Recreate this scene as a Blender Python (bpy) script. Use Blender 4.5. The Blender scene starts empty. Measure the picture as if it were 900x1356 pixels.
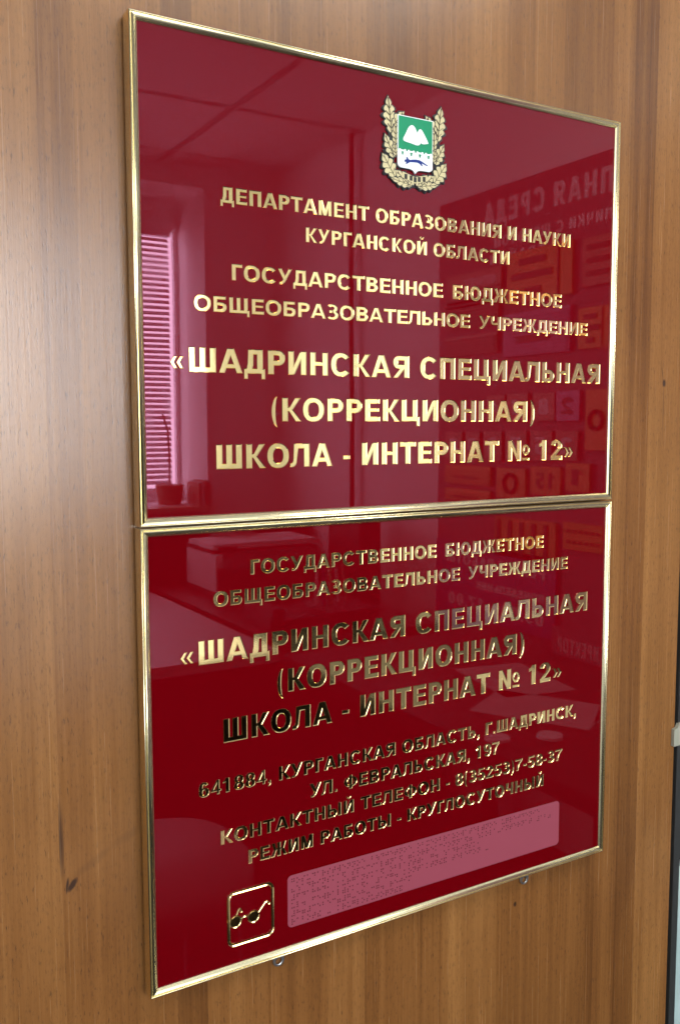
import bpy, bmesh, math, random
from mathutils import Vector, Matrix
from mathutils.geometry import delaunay_2d_cdt

random.seed(7)
S = bpy.context.scene
COL = S.collection
R = math.radians
Z0 = 1.81                     # height of the upper plaque's top edge above the floor

# ------------------------------------------------------------------ camera
cd = bpy.data.cameras.new('camera'); cam = bpy.data.objects.new('camera', cd); COL.objects.link(cam)
S.camera = cam
YAW, PIT, ROL = 0.53546, -0.093224, -0.002574
fw = Vector((math.sin(YAW)*math.cos(PIT), math.cos(YAW)*math.cos(PIT), math.sin(PIT)))
rt = Vector((math.cos(YAW), -math.sin(YAW), 0)); up = rt.cross(fw)
r2 = math.cos(ROL)*rt + math.sin(ROL)*up; u2 = -math.sin(ROL)*rt + math.cos(ROL)*up
M = Matrix((r2, u2, -fw)).transposed().to_4x4()
M.translation = Vector((-0.27029, -0.81004, Z0-0.35843))
cam.matrix_world = M
cd.sensor_fit = 'VERTICAL'; cd.sensor_height = 36; cd.sensor_width = 24
cd.lens = 36*1226.69/1356
cd.clip_start = 0.02; cd.clip_end = 100

# ------------------------------------------------------------------ render settings, world
S.render.engine = 'CYCLES'
cy = S.cycles
cy.use_denoising = True
try: cy.denoiser = 'OPENIMAGEDENOISE'
except Exception: pass
cy.max_bounces = 8; cy.diffuse_bounces = 5; cy.glossy_bounces = 4; cy.transmission_bounces = 4
cy.caustics_reflective = False; cy.caustics_refractive = False
cy.sample_clamp_indirect = 6
cy.use_adaptive_sampling = True; cy.adaptive_threshold = 0.01
S.view_settings.view_transform = 'Standard'; S.view_settings.look = 'None'
S.view_settings.exposure = 0.0; S.view_settings.gamma = 1.0
W = bpy.data.worlds.new('World'); S.world = W; W.use_nodes = True
W.node_tree.nodes['Background'].inputs[0].default_value = (0.75, 0.87, 1.0, 1)
W.node_tree.nodes['Background'].inputs[1].default_value = 1.0

# ------------------------------------------------------------------ lamps
def area(name, loc, rot, sx, sy, power, color):
    l = bpy.data.lights.new(name, 'AREA'); l.shape = 'RECTANGLE'; l.size = sx; l.size_y = sy
    l.energy = power; l.color = color
    o = bpy.data.objects.new(name, l); COL.objects.link(o); o.location = loc; o.rotation_euler = rot
    return o
# daylight outside the window behind the camera, the ceiling lamp above the panel, added fill light through an unseen opening in the side wall
area('window_daylight', (0.2, -4.35, Z0+0.0), (R(90), 0, 0), 3.8, 2.2, 540, (0.86, 0.93, 1.0))
area('ceiling_lamp_light', (0.75, -1.15, Z0+0.80), (0, 0, 0), 1.2, 0.5, 17, (1.0, 0.95, 0.86))
area('side_fill_light', (-1.75, -1.9, Z0-0.1), (0, R(-90), 0), 1.6, 1.9, 24, (0.95, 0.97, 1.0))

# ------------------------------------------------------------------ helpers
def tag(o, label=None, cat=None, group=None, kind=None):
    if label: o['label'] = label
    if cat: o['category'] = cat
    if group: o['group'] = group
    if kind: o['kind'] = kind
    return o
def empty(name, loc, label, cat, group=None):
    o = bpy.data.objects.new(name, None); COL.objects.link(o); o.location = loc; o.empty_display_size = 0.05
    return tag(o, label, cat, group)
def link(name, me, mat, parent=None):
    """mesh data is written in world coordinates; children are brought into their parent's space"""
    o = bpy.data.objects.new(name, me); COL.objects.link(o)
    me.materials.clear()
    for m in (mat if isinstance(mat, (list, tuple)) else [mat]): me.materials.append(m)
    if parent is not None:
        o.parent = parent
        off = Vector((0, 0, 0)); q = parent
        while q is not None: off += q.location; q = q.parent
        me.transform(Matrix.Translation(-off))
    return o
def bm_to(name, bm, mat, parent=None, smooth=False, bevel=0, segs=2):
    if bevel:
        es = [e for e in bm.edges if len(e.link_faces) == 2 and e.calc_face_angle(0) > 0.5]
        bmesh.ops.bevel(bm, geom=es, offset=bevel, segments=segs, affect='EDGES', profile=0.5, clamp_overlap=True)
    bmesh.ops.recalc_face_normals(bm, faces=bm.faces[:])
    me = bpy.data.meshes.new(name); bm.to_mesh(me); bm.free()
    if smooth:
        for p in me.polygons: p.use_smooth = True
    return link(name, me, mat, parent)
def box(bm, x0, x1, y0, y1, z0, z1, mi=0):
    vs = [bm.verts.new((x, y, z)) for x in (x0, x1) for y in (y0, y1) for z in (z0, z1)]
    for f in ((0,1,3,2), (4,6,7,5), (0,4,5,1), (2,3,7,6), (0,2,6,4), (1,5,7,3)):
        fa = bm.faces.new([vs[i] for i in f]); fa.material_index = mi
    return vs
def box_ob(name, b, mat, parent=None, bevel=0.0, segs=2):
    bm = bmesh.new(); box(bm, *b)
    return bm_to(name, bm, mat, parent, bevel=bevel, segs=segs)
def tube(bm, pts, r, n=10, closed=False):
    rings = []
    N = len(pts)
    for i, p in enumerate(pts):
        a = pts[(i-1) % N] if (closed or i > 0) else p
        b = pts[(i+1) % N] if (closed or i < N-1) else p
        t = (Vector(b)-Vector(a)).normalized()
        u = t.cross(Vector((0, 1, 0)));
        if u.length < 1e-3: u = t.cross(Vector((1, 0, 0)))
        u.normalize(); v = t.cross(u)
        rings.append([bm.verts.new(Vector(p) + r*(math.cos(k*2*math.pi/n)*u + math.sin(k*2*math.pi/n)*v)) for k in range(n)])
    for i in range(N if closed else N-1):
        A, B = rings[i], rings[(i+1) % N]
        for k in range(n): bm.faces.new((A[k], A[(k+1) % n], B[(k+1) % n], B[k]))
    if not closed:
        bm.faces.new(rings[0][::-1]); bm.faces.new(rings[-1])

# ------------------------------------------------------------------ materials
def mat(name, color=(.8, .8, .8), rough=.5, metal=0, spec=.5, tint=None, bump=None, var=0, emit=None):
    m = bpy.data.materials.new(name); m.use_nodes = True
    nt = m.node_tree; b = nt.nodes['Principled BSDF']
    b.inputs['Base Color'].default_value = (*color, 1)
    b.inputs['Roughness'].default_value = rough; b.inputs['Metallic'].default_value = metal
    b.inputs['Specular IOR Level'].default_value = spec
    if tint: b.inputs['Specular Tint'].default_value = (*tint, 1)
    if emit: b.inputs['Emission Color'].default_value = (*emit[:3], 1); b.inputs['Emission Strength'].default_value = emit[3]
    if bump or var:
        tc = nt.nodes.new('ShaderNodeTexCoord'); n = nt.nodes.new('ShaderNodeTexNoise')
        n.inputs['Scale'].default_value = bump[0] if bump else 20; n.inputs['Detail'].default_value = 4
        nt.links.new(tc.outputs['Object'], n.inputs['Vector'])
        if bump:
            bp = nt.nodes.new('ShaderNodeBump'); bp.inputs['Strength'].default_value = bump[1]; bp.inputs['Distance'].default_value = bump[2]
            nt.links.new(n.outputs['Fac'], bp.inputs['Height']); nt.links.new(bp.outputs['Normal'], b.inputs['Normal'])
        if var:
            mx = nt.nodes.new('ShaderNodeMix'); mx.data_type = 'RGBA'
            mx.inputs['A'].default_value = (*[c*(1-var) for c in color], 1); mx.inputs['B'].default_value = (*[min(1, c*(1+var)) for c in color], 1)
            nt.links.new(n.outputs['Fac'], mx.inputs['Factor']); nt.links.new(mx.outputs['Result'], b.inputs['Base Color'])
    return m

def wood_material(name, x_of_strip, lo=-1.2, hi=0.8, base=((.092, .033, .0095), (.198, .080, .0215), (.305, .138, .041)), knots=(), rough=.25, spec=.52):
    m = bpy.data.materials.new(name); m.use_nodes = True
    nt = m.node_tree; N = nt.nodes; L = nt.links
    b = N['Principled BSDF']
    tc = N.new('ShaderNodeTexCoord')
    def mapping(sx, sy, sz, off=(0, 0, 0)):
        mp = N.new('ShaderNodeMapping'); mp.inputs['Scale'].default_value = (sx, sy, sz); mp.inputs['Location'].default_value = off
        L.new(tc.outputs['Object'], mp.inputs['Vector']); return mp.outputs['Vector']
    def noise(vec, detail=4, rough=.55, dist=0):
        n = N.new('ShaderNodeTexNoise'); n.inputs['Scale'].default_value = 1; n.inputs['Detail'].default_value = detail
        n.inputs['Roughness'].default_value = rough; n.inputs['Distortion'].default_value = dist
        L.new(vec, n.inputs['Vector']); return n.outputs['Fac']
    def math_(op, a, c, clamp=False):
        n = N.new('ShaderNodeMath'); n.operation = op; n.use_clamp = clamp
        for i, v in enumerate((a, c)):
            if v is None: continue
            if isinstance(v, (int, float)): n.inputs[i].default_value = v
            else: L.new(v, n.inputs[i])
        return n.outputs[0]
    # veneer strips
    sx = N.new('ShaderNodeSeparateXYZ'); L.new(tc.outputs['Object'], sx.inputs[0])
    wob = noise(mapping(9, 1, .9), 2)
    xs = math_('ADD', sx.outputs['X'], math_('MULTIPLY', math_('SUBTRACT', wob, .5), .012))
    t = math_('DIVIDE', math_('SUBTRACT', xs, lo), hi-lo)
    cr = N.new('ShaderNodeValToRGB'); cr.color_ramp.interpolation = 'CONSTANT'
    els = cr.color_ramp.elements
    for i, (x, v) in enumerate(x_of_strip):
        pos = max(0, min(1, (x-lo)/(hi-lo)))
        e = els[0] if i == 0 else (els[1] if i == 1 else els.new(pos))
        e.position = pos; e.color = (v, v, v, 1)
    L.new(t, cr.inputs['Fac'])
    strip = cr.outputs['Color']
    streak = noise(mapping(55, 1, .9, (3, 0, 1)), 5, .6, .4)
    fine = noise(mapping(420, 1, 5, (7, 0, 2)), 3, .6)
    cloud = noise(mapping(7, 1, 2.6, (1, 0, 5)), 4, .6, .5)
    fac = math_('ADD', math_('MULTIPLY', strip, 1.0), math_('MULTIPLY', math_('SUBTRACT', streak, .5), .78))
    fac = math_('ADD', fac, math_('MULTIPLY', math_('SUBTRACT', fine, .5), .36))
    fac = math_('ADD', fac, math_('MULTIPLY', math_('SUBTRACT', cloud, .5), .62), True)
    ramp = N.new('ShaderNodeValToRGB'); re = ramp.color_ramp.elements
    re[0].position = .12; re[0].color = (*base[0], 1); re[1].position = .9; re[1].color = (*base[2], 1)
    e = re.new(.5); e.color = (*base[1], 1)
    L.new(fac, ramp.inputs['Fac'])
    col = ramp.outputs['Color']
    # pores: short dark dashes along the grain
    po = noise(mapping(560, 1, 95, (2, 0, 9)), 3, .6)
    pm = N.new('ShaderNodeMapRange'); pm.inputs['From Min'].default_value = .575; pm.inputs['From Max'].default_value = .70
    L.new(po, pm.inputs['Value'])
    po2 = noise(mapping(330, 1, 120, (5, 0, 3)), 3, .7)
    pm2 = N.new('ShaderNodeMapRange'); pm2.inputs['From Min'].default_value = .52; pm2.inputs['From Max'].default_value = .78
    L.new(po2, pm2.inputs['Value'])
    dark = math_('ADD', math_('MULTIPLY', pm.outputs['Result'], .55), math_('MULTIPLY', pm2.outputs['Result'], .32), True)
    for (kx, kz, rx, rz, amt, ang) in knots:
        px = math_('SUBTRACT', math_('ADD', sx.outputs['X'], math_('MULTIPLY', math_('SUBTRACT', fine, .5), .005)), kx)
        pz = math_('SUBTRACT', sx.outputs['Z'], kz)
        ca, sa = math.cos(R(ang)), math.sin(R(ang))
        dx = math_('DIVIDE', math_('ADD', math_('MULTIPLY', px, ca), math_('MULTIPLY', pz, sa)), rx)
        dz = math_('DIVIDE', math_('SUBTRACT', math_('MULTIPLY', pz, ca), math_('MULTIPLY', px, sa)), rz)
        dd = math_('ADD', math_('MULTIPLY', dx, dx), math_('MULTIPLY', dz, dz))
        k = math_('MINIMUM', math_('MULTIPLY', math_('SUBTRACT', 1.0, dd, True), amt), .93)
        dark = math_('MAXIMUM', dark, k)
    mx = N.new('ShaderNodeMix'); mx.data_type = 'RGBA'
    L.new(dark, mx.inputs['Factor']); L.new(col, mx.inputs['A']); mx.inputs['B'].default_value = (.035, .018, .012, 1)
    L.new(mx.outputs['Result'], b.inputs['Base Color'])
    b.inputs['Roughness'].default_value = rough; b.inputs['Specular IOR Level'].default_value = spec
    rr = math_('ADD', math_('MULTIPLY', fine, .16), rough-.08); L.new(rr, b.inputs['Roughness'])
    bp = N.new('ShaderNodeBump'); bp.inputs['Strength'].default_value = .14; bp.inputs['Distance'].default_value = .0006
    L.new(math_('SUBTRACT', math_('ADD', fine, math_('MULTIPLY', streak, .4)), dark), bp.inputs['Height']); L.new(bp.outputs['Normal'], b.inputs['Normal'])
    return m

RED = mat('red_acrylic', (.125, .0004, .0024), .018, 0, .5, tint=(1, .50, .71))
def acrylic_surface(m):
    nt = m.node_tree; N = nt.nodes; L = nt.links; b = N['Principled BSDF']
    tc = N.new('ShaderNodeTexCoord')
    n = N.new('ShaderNodeTexNoise'); n.inputs['Scale'].default_value = 7; n.inputs['Detail'].default_value = 1
    L.new(tc.outputs['Object'], n.inputs['Vector'])
    bp = N.new('ShaderNodeBump'); bp.inputs['Strength'].default_value = .35; bp.inputs['Distance'].default_value = .0002
    L.new(n.outputs['Fac'], bp.inputs['Height']); L.new(bp.outputs['Normal'], b.inputs['Normal'])
    s_ = N.new('ShaderNodeTexNoise'); s_.inputs['Scale'].default_value = 16; s_.inputs['Detail'].default_value = 6; s_.inputs['Distortion'].default_value = 1.2
    L.new(tc.outputs['Object'], s_.inputs['Vector'])
    mr = N.new('ShaderNodeMapRange'); mr.inputs['From Min'].default_value = .45; mr.inputs['From Max'].default_value = .75
    mr.inputs['To Min'].default_value = .008; mr.inputs['To Max'].default_value = .032
    L.new(s_.outputs['Fac'], mr.inputs['Value']); L.new(mr.outputs['Result'], b.inputs['Roughness'])
acrylic_surface(RED)
GOLD = mat('gold_foil', (1.0, .80, .37), .06, 1, bump=(700, .05, .0002))
FRAME = mat('gold_anodised', (.93, .83, .53), .24, 1, bump=(1500, .03, .0001))
WHITEP = mat('white_enamel', (.82, .84, .84), .35)
GREEN = mat('green_enamel', (.004, .24, .105), .35, spec=.3)
BLUE = mat('blue_enamel', (.006, .028, .19), .35, spec=.3)
BLACKP = mat('black_print', (.008, .008, .01), .4)
CREAM = mat('cream_gold_print', (.56, .49, .27), .42, .25)
VEIN = mat('dark_line_print', (.06, .045, .02), .5)
FILM = mat('pink_film', (.275, .052, .076), .45, 0, .4, bump=(700, .08, .0002))
DOT = mat('braille_varnish', (.105, .003, .012), .30, spec=.3)
STEEL = mat('zinc_steel', (.78, .79, .80), .3, 1)
PLASTER = mat('white_plaster', (.80, .80, .79), .7, bump=(60, .1, .002))
CEIL = mat('ceiling_paint', (.70, .70, .69), .75)
FLOORM = mat('brown_linoleum', (.030, .022, .018), .45, var=.3)
WINF = mat('white_window_plastic', (.80, .80, .80), .3)
SLAT = mat('white_blind_slat', (.62, .62, .66), .4)
BOARD = mat('dark_display_board', (.16, .095, .12), .55)
SIGNWOOD = mat('orange_wood', (.66, .28, .06), .45, var=.25)
SIGNDARK = mat('dark_engraving', (.05, .025, .02), .5)
SIGNBROWN = mat('brown_sign', (.34, .19, .13), .45, var=.25)
SIGNMAUVE = mat('mauve_sign', (.42, .25, .42), .5)
SHEETM = mat('violet_sheet', (.16, .07, .20), .5)
LETTERW = mat('pale_lettering', (.62, .62, .62), .5)
DARKDESK = mat('dark_desk_laminate', (.028, .018, .015), .4, var=.3)
PALEDESK = mat('pale_desk_laminate', (.55, .52, .50), .4)
PLASTICB = mat('black_plastic', (.015, .015, .017), .4)
PLASTICW = mat('grey_white_plastic', (.74, .73, .72), .4)
PAPER = mat('white_paper', (.42, .42, .41), .7)
GREYP = mat('charcoal_profile', (.03, .031, .030), .45, bump=(300, .05, .0003))
BEIGE = mat('ivory_plastic', (.33, .33, .26), .4)
GLASSP = mat('pale_green_pane', (.42, .54, .52), .08, 0, .5, var=.12)
POTM = mat('terracotta', (.34, .16, .11), .7)
PIPEM = mat('brown_pipe_paint', (.10, .07, .06), .4)
LAMPM = mat('white_lamp_body', (.8, .8, .8), .4)
CHAIRM = mat('pale_seat_fabric', (.42, .36, .36), .8)

# ------------------------------------------------------------------ lettering: outlines drawn here, one unit = cap height
sv, sh = .272, .212
def bar(x0, y0, x1, y1): return [(x0, y0), (x1, y0), (x1, y1), (x0, y1)]
def para(x0, x1, y0, x2, x3, y1): return [(x0, y0), (x1, y0), (x3, y1), (x2, y1)]
def el(cx, cy_, rx, ry, a, n=2.25):
    c, s = math.cos(a), math.sin(a)
    return (cx + rx*math.copysign(abs(c)**(2/n), c), cy_ + ry*math.copysign(abs(s)**(2/n), s))
def arc(cx, cy_, rx, ry, tx, ty, a0, a1, k=18, n=2.25):
    A = [R(a0 + (a1-a0)*i/k) for i in range(k+1)]
    return [el(cx, cy_, rx, ry, a, n) for a in A] + [el(cx, cy_, rx-tx, ry-ty, a, n) for a in reversed(A)]
def ring(x0, y0, x1, y1, tx=sv, ty=sh, n=2.25):
    cx, cy_, rx, ry = (x0+x1)/2, (y0+y1)/2, (x1-x0)/2, (y1-y0)/2
    return [arc(cx, cy_, rx, ry, tx, ty, 0, 180, n=n), arc(cx, cy_, rx, ry, tx, ty, 180, 360, n=n)]
def bowl(xs, xr, y0, y1, tx=sv, ty=sh):
    ry = (y1-y0)/2; rx = min(ry*1.05, (xr-xs)*.8); cx = xr-rx; cm = (y0+y1)/2
    A = [R(-90 + 180*i/14) for i in range(15)]
    o = [(xs, y0)] + [el(cx, cm, rx, ry, a, 2.2) for a in A] + [(xs, y1)]
    ii = [(xs, y1-ty)] + [el(cx, cm, rx-tx, ry-ty, a, 2.2) for a in reversed(A)] + [(xs, y0+ty)]
    return o + ii
def G(ch, k=1.0):
    """(advance, polygons) of one character; k stretches the body, not the strokes"""
    b = .085; r = .055
    def w(v): return v*k
    P = []
    if ch == ' ': return (.40*k, [])
    if ch == '_': return (.62*k, [])
    if ch == 'А':
        W_ = w(.94); c = W_/2
        P = [para(0, .262, 0, c-.15, c+.118, 1), para(W_-.262, W_, 0, c-.118, c+.15, 1), bar(.2, .195, W_-.2, .375)]; return (W_+.03, [[(x+.015, y) for x, y in q] for q in P])
    if ch in 'НИЙ':
        W_ = w(.78); P = [bar(0, 0, sv, 1), bar(W_-sv, 0, W_, 1)]
        if ch == 'Н': P.append(bar(.1, .42, W_-.1, .59))
        else: P.append(para(.08, .08+.235, 0.0+.03, W_-.315, W_-.08, .97))
        if ch == 'Й': P.append([el(W_/2, 1.30, .20, .22, R(a), 2) for a in range(180, 361, 15)] + [el(W_/2, 1.30, .085, .10, R(a), 2) for a in range(360, 179, -15)])
    elif ch in 'ПЛДЦШЩ':
        W_ = w({'П': .78, 'Л': .80, 'Д': .70, 'Ц': .78, 'Ш': 1.04, 'Щ': 1.04}[ch])
        if ch == 'П': P = [bar(0, 0, sv, 1), bar(W_-sv, 0, W_, 1), bar(.1, 1-sh, W_-.1, 1)]
        elif ch == 'Л':
            P = [bar(W_-sv, 0, W_, 1), bar(.22, 1-sh, W_-.1, 1),
                 [(-.06, 0), (.06, 0)] + [(.06+.20*math.sin(R(a)), .27-.27*math.cos(R(a))) for a in range(10, 91, 16)] + [(.36, 1), (.125, 1), (.10, .42), (.09, .28), (.05, .19), (-.02, .165), (-.06, .165)]]
        elif ch == 'Д':
            W_ = w(.86)
            P = [bar(0, -.22, .17, .1), bar(W_-.17, -.22, W_, .1), bar(0, 0, W_, sh), bar(W_-.10-sv, .05, W_-.10, 1), bar(.28, 1-sh, W_-.12, 1),
                 [(.09, .05), (.34, .05), (.42, .35), (.44, 1), (.19, 1), (.17, .45)]]
            return (W_+.07, [[(x+.035, y) for x, y in q] for q in P])
        elif ch == 'Ц': P = [bar(0, 0, sv, 1), bar(W_-sv, 0, W_, 1), bar(.1, 0, W_+.12, sh), bar(W_-.05, -.22, W_+.12, .1)]
        else:
            P = [bar(0, 0, sv, 1), bar(W_/2-sv/2, .05, W_/2+sv/2, 1), bar(W_-sv, 0, W_, 1), bar(.1, 0, W_-.1, sh)]
            if ch == 'Щ': P += [bar(W_-.1, 0, W_+.12, sh), bar(W_-.05, -.22, W_+.12, .1)]
        if ch in 'ЦЩ': W_ += .10
        if ch == 'Л': return (W_+.12, [[(x+.045, y) for x, y in q] for q in P])
    elif ch in 'ЕГТ':
        W_ = w({'Е': .69, 'Г': .60, 'Т': .80}[ch])
        if ch == 'Т': P = [bar(0, 1-sh, W_, 1), bar(W_/2-sv/2, 0, W_/2+sv/2, .95)]; return (W_+.06, [[(x+.03, y) for x, y in q] for q in P])
        P = [bar(0, 0, sv, 1), bar(.1, 1-sh, W_, 1)]
        if ch == 'Е': P += [bar(.1, 0, W_+.02, sh), bar(.1, .43, W_-.04, .59)]
        if ch == 'Г': return (W_+.11, [[(x+b, y) for x, y in q] for q in P])
        return (W_+.15, [[(x+b, y) for x, y in q] for q in P])
    elif ch in 'РВБЬЫЯЪ':
        W_ = w({'Р': .72, 'В': .76, 'Б': .73, 'Ь': .71, 'Ы': .71, 'Я': .78}[ch])
        if ch == 'Р': P = [bar(0, 0, sv, 1), bowl(.1, W_, .37, 1)]
        if ch == 'В': P = [bar(0, 0, sv, 1), bowl(.1, W_-.05, .44, 1), bowl(.1, W_, 0, .60)]
        if ch == 'Б': P = [bar(0, 0, sv, 1), bar(.1, 1-sh, W_-.06, 1), bowl(.1, W_, 0, .62)]
        if ch in 'ЬЫ': P = [bar(0, 0, sv, 1), bowl(.1, W_, 0, .63)]
        if ch == 'Ы': P.append(bar(W_+.10, 0, W_+.10+sv, 1)); W_ += .10+sv
        if ch == 'Я':
            P = [bar(W_-sv, 0, W_, 1), [(W_-x, y) for x, y in bowl(.1, W_, .40, 1)], para(-.02, .26, 0, W_-.47, W_-.20, .46)]
        if ch == 'Р': return (W_+.13, [[(x+b, y) for x, y in q] for q in P])
    elif ch in 'ОСЮФ':
        if ch == 'О': W_ = w(.93); P = ring(0, -.02, W_, 1.02)
        if ch == 'С':
            W_ = w(.88); P = [arc(w(.465), .5, w(.465), .52, sv, sh, 38, 322, 26)]
        if ch == 'Ю': W_ = w(1.22); P = [bar(0, 0, sv, 1), bar(.1, .42, .52, .59)] + ring(w(.40), -.02, W_, 1.02)
        if ch == 'Ф': W_ = w(1.02); P = [bar(W_/2-sv/2, -.02, W_/2+sv/2, 1.02)] + ring(0, .13, W_, .89, sv, .14)
        bb = b if ch == 'Ю' else r
        return (W_+bb+r, [[(x+bb, y) for x, y in q] for q in P])
    elif ch in 'КЖ':
        if ch == 'К':
            W_ = w(.80); P = [bar(0, 0, sv, 1), bar(.1, .43, .33, .60), para(.25, .46, .44, W_-.29, W_-.01, 1), para(W_-.27, W_+.03, 0, .20, .42, .60)]
        else:
            W_ = w(1.16); c = W_/2
            P = [bar(c-sv/2, 0, c+sv/2, 1), bar(c-.28, .43, c+.28, .60)]
            rr = [para(c+.18, c+.37, .44, W_-.30, W_-.04, 1), para(W_-.26, W_+.03, 0, c+.14, c+.34, .60)]
            P += rr + [[(W_-x, y) for x, y in q] for q in rr]
            return (W_+.06, [[(x+.03, y) for x, y in q] for q in P])
        return (W_+.10, [[(x+b, y) for x, y in q] for q in P])
    elif ch == 'М':
        W_ = w(.92); c = W_/2
        P = [bar(0, 0, sv*.93, 1), bar(W_-sv*.93, 0, W_, 1), para(c-.115, c+.115, 0, .0, .30, 1), para(c-.115, c+.115, 0, W_-.30, W_, 1)]
    elif ch == 'У':
        W_ = w(.86)
        P = [para(.25, .49, .12, W_-.255, W_, 1), para(W_*.5-.11, W_*.5+.14, .31, 0, .262, 1),
             [(.10, 0), (.25, 0), (.36, .03), (.43, .10), (.49, .22), (.33, .30), (.28, .19), (.22, .155), (.10, .155)]]
        return (W_+.03, [[(x+.015, y) for x, y in q] for q in P])
    elif ch == 'Ч':
        W_ = w(.74)
        P = [bar(W_-sv, 0, W_, 1), [(0, 1), (0, .62), (.02, .50), (.07, .42), (.15, .37), (.26, .35), (W_-.1, .40), (W_-.1, .56), (.30, .515), (.24, .53), (.21, .58), (sv, .66), (sv, 1)]]
    elif ch == 'З':
        W_ = w(.74)
        P = [arc(w(.345), .735, w(.335), .285, sv*.95, .165, -80, 152, 16), arc(w(.365), .285, w(.375), .305, sv, .17, -152, 80, 16), bar(.21, .4195, w(.345)+.03, .6155)]
        return (W_+.08, [[(x+.035, y) for x, y in q] for q in P])
    elif ch in '0123456789':
        W_ = w(.69)
        if ch == '0': P = ring(0, -.01, W_, 1.01, sv, .15)
        if ch == '1': P = [bar(.24, 0, .24+sv, 1), [(.06, .66), (.30, .74), (.30, 1), (.27, 1), (.22, .90), (.14, .84), (.06, .82)]]
        if ch == '2': P = [arc(W_/2-.01, .68, .335*k, .33, sv, .155, -12, 172, 16), bar(0, 0, W_, sh), [(0, .08), (.26, .15), (.60, .50), (W_-.02, .62), (.46, .62), (.40, .52), (.12, .26), (.03, .15)]]
        if ch == '3': P = [arc(W_/2-.02, .735, .31*k, .285, sv*.95, .16, -75, 160, 16), arc(W_/2-.01, .285, .345*k, .305, sv, .165, -160, 75, 16), bar(.22, .4245, W_/2+.02, .6105)]
        if ch == '4': P = [bar(W_-.31, 0, W_-.31+.2, 1), bar(0, .20, W_+.01, .36), para(0, .20, .28, W_-.31, W_-.15, 1)]
        if ch == '5': P = [bar(.12, .84, W_-.04, 1), para(.02, .20, .46, .11, .28, .95), arc(W_/2-.01, .32, .345*k, .335, sv, .155, -165, 140, 20)]
        if ch in '69':
            P = ring(0, -.01, W_, .63, sv, .155) + [arc(W_/2, .50, W_/2, .51, sv, .165, 38, 184, 16)]
            if ch == '9': P = [[(W_-x, 1-y) for x, y in q] for q in P]
        if ch == '7': P = [bar(0, .84, W_, 1), [(.14, 0), (.35, 0), (.38, .25), (.46, .50), (W_, .85), (W_, .95), (W_-.20, .87), (.27, .50), (.18, .25)]]
        if ch == '8': P = ring(.03, .44, W_-.03, 1.01, sv*.95, .14) + ring(0, -.01, W_, .56, sv, .145)
        return (W_+.08, [[(x+.04, y) for x, y in q] for q in P])
    elif ch in '«»':
        a = [[(0, .37), (.17, .13), (.30, .13), (.16, .37), (.30, .61), (.17, .61)], [(.26, .37), (.43, .13), (.56, .13), (.42, .37), (.56, .61), (.43, .61)]]
        if ch == '»': a = [[(.56-x, y) for x, y in q] for q in a]
        return (.72, [[(x+(.12 if ch == '»' else .04), y) for x, y in q] for q in a])
    elif ch == '(' or ch == ')':
        q = [(.36-.30*math.cos(R(a)), .40+.66*math.sin(R(a))) for a in range(-80, 81, 10)] + [(.36-.12*math.cos(R(a)), .40+.64*math.sin(R(a))) for a in range(80, -81, -10)]
        if ch == ')': q = [(.44-x, y) for x, y in q]
        return (.46, [q])
    elif ch == '-': return (.46, [bar(.05, .28, .41, .45)])
    elif ch == '.': return (.36, [bar(.08, 0, .28, .20)])
    elif ch == ',': return (.36, [[(.08, 0), (.18, 0), (.17, -.10), (.10, -.16), (.10, -.24), (.22, -.17), (.28, -.05), (.28, .20), (.08, .20)]])
    elif ch == ':': return (.36, [bar(.08, 0, .28, .20), bar(.08, .52, .28, .72)])
    elif ch == '№':
        W_ = w(.74); P = [bar(0, 0, sv*.9, 1), bar(W_-sv*.9, 0, W_, 1), para(W_-.24, W_, 0, 0, .24, 1)]
        P += ring(W_+.10, .27, W_+.56, .80, .14, .12) + [bar(W_+.11, .02, W_+.55, .14)]
        return (W_+.56+.16, [[(x+b, y) for x, y in q] for q in P])
    return (W_+2*b, [[(x+b, y) for x, y in q] for q in P])

def union(polys):
    """outline loops of the union of polygons"""
    verts, faces = [], []
    for q in polys:
        q = [p for i, p in enumerate(q) if (Vector(p)-Vector(q[i-1])).length > 1e-5]
        if sum(q[i-1][0]*q[i][1]-q[i][0]*q[i-1][1] for i in range(len(q))) < 0: q = q[::-1]
        faces.append(list(range(len(verts), len(verts)+len(q)))); verts += [Vector(p) for p in q]
    v, e, f, ov, oe, of = delaunay_2d_cdt(verts, [], faces, 1, 1e-5)
    cnt = {}
    for i, t in enumerate(f):
        if not of[i]: continue
        for a, b_ in zip(t, list(t[1:])+[t[0]]): cnt[(a, b_)] = 1
    nxt = {}
    for (a, b_) in cnt:
        if (b_, a) not in cnt: nxt.setdefault(a, []).append(b_)
    loops = []
    while nxt:
        s = next(iter(nxt)); lp = [s]; c = s
        while True:
            o = nxt[c]; n = o.pop()
            if not o: del nxt[c]
            if n == s or n not in nxt: break
            lp.append(n); c = n
        if len(lp) > 2: loops.append(clean([(v[i][0], v[i][1]) for i in lp]))
    return [l for l in loops if len(l) > 2]
def clean(l):
    out = []
    n = len(l)
    for i in range(n):
        a, b_, c = Vector(l[i-1]), Vector(l[i]), Vector(l[(i+1) % n])
        d1, d2 = b_-a, c-b_
        if d1.length < 2e-3 and n > 8: continue
        if abs(d1.x*d2.y-d1.y*d2.x) < 2e-4*max(d1.length*d2.length, 1e-9): continue
        out.append(l[i])
    return out
_GC = {}
def glyph(ch, k):
    key = (ch, round(k, 3))
    if key not in _GC:
        adv, P = G(ch, k); _GC[key] = (adv, union(P) if P else [])
    return _GC[key]
def extents(lay):
    xs = [x+px for x, lps in lay for l in lps for px, _ in l]
    return min(xs), max(xs)
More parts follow.
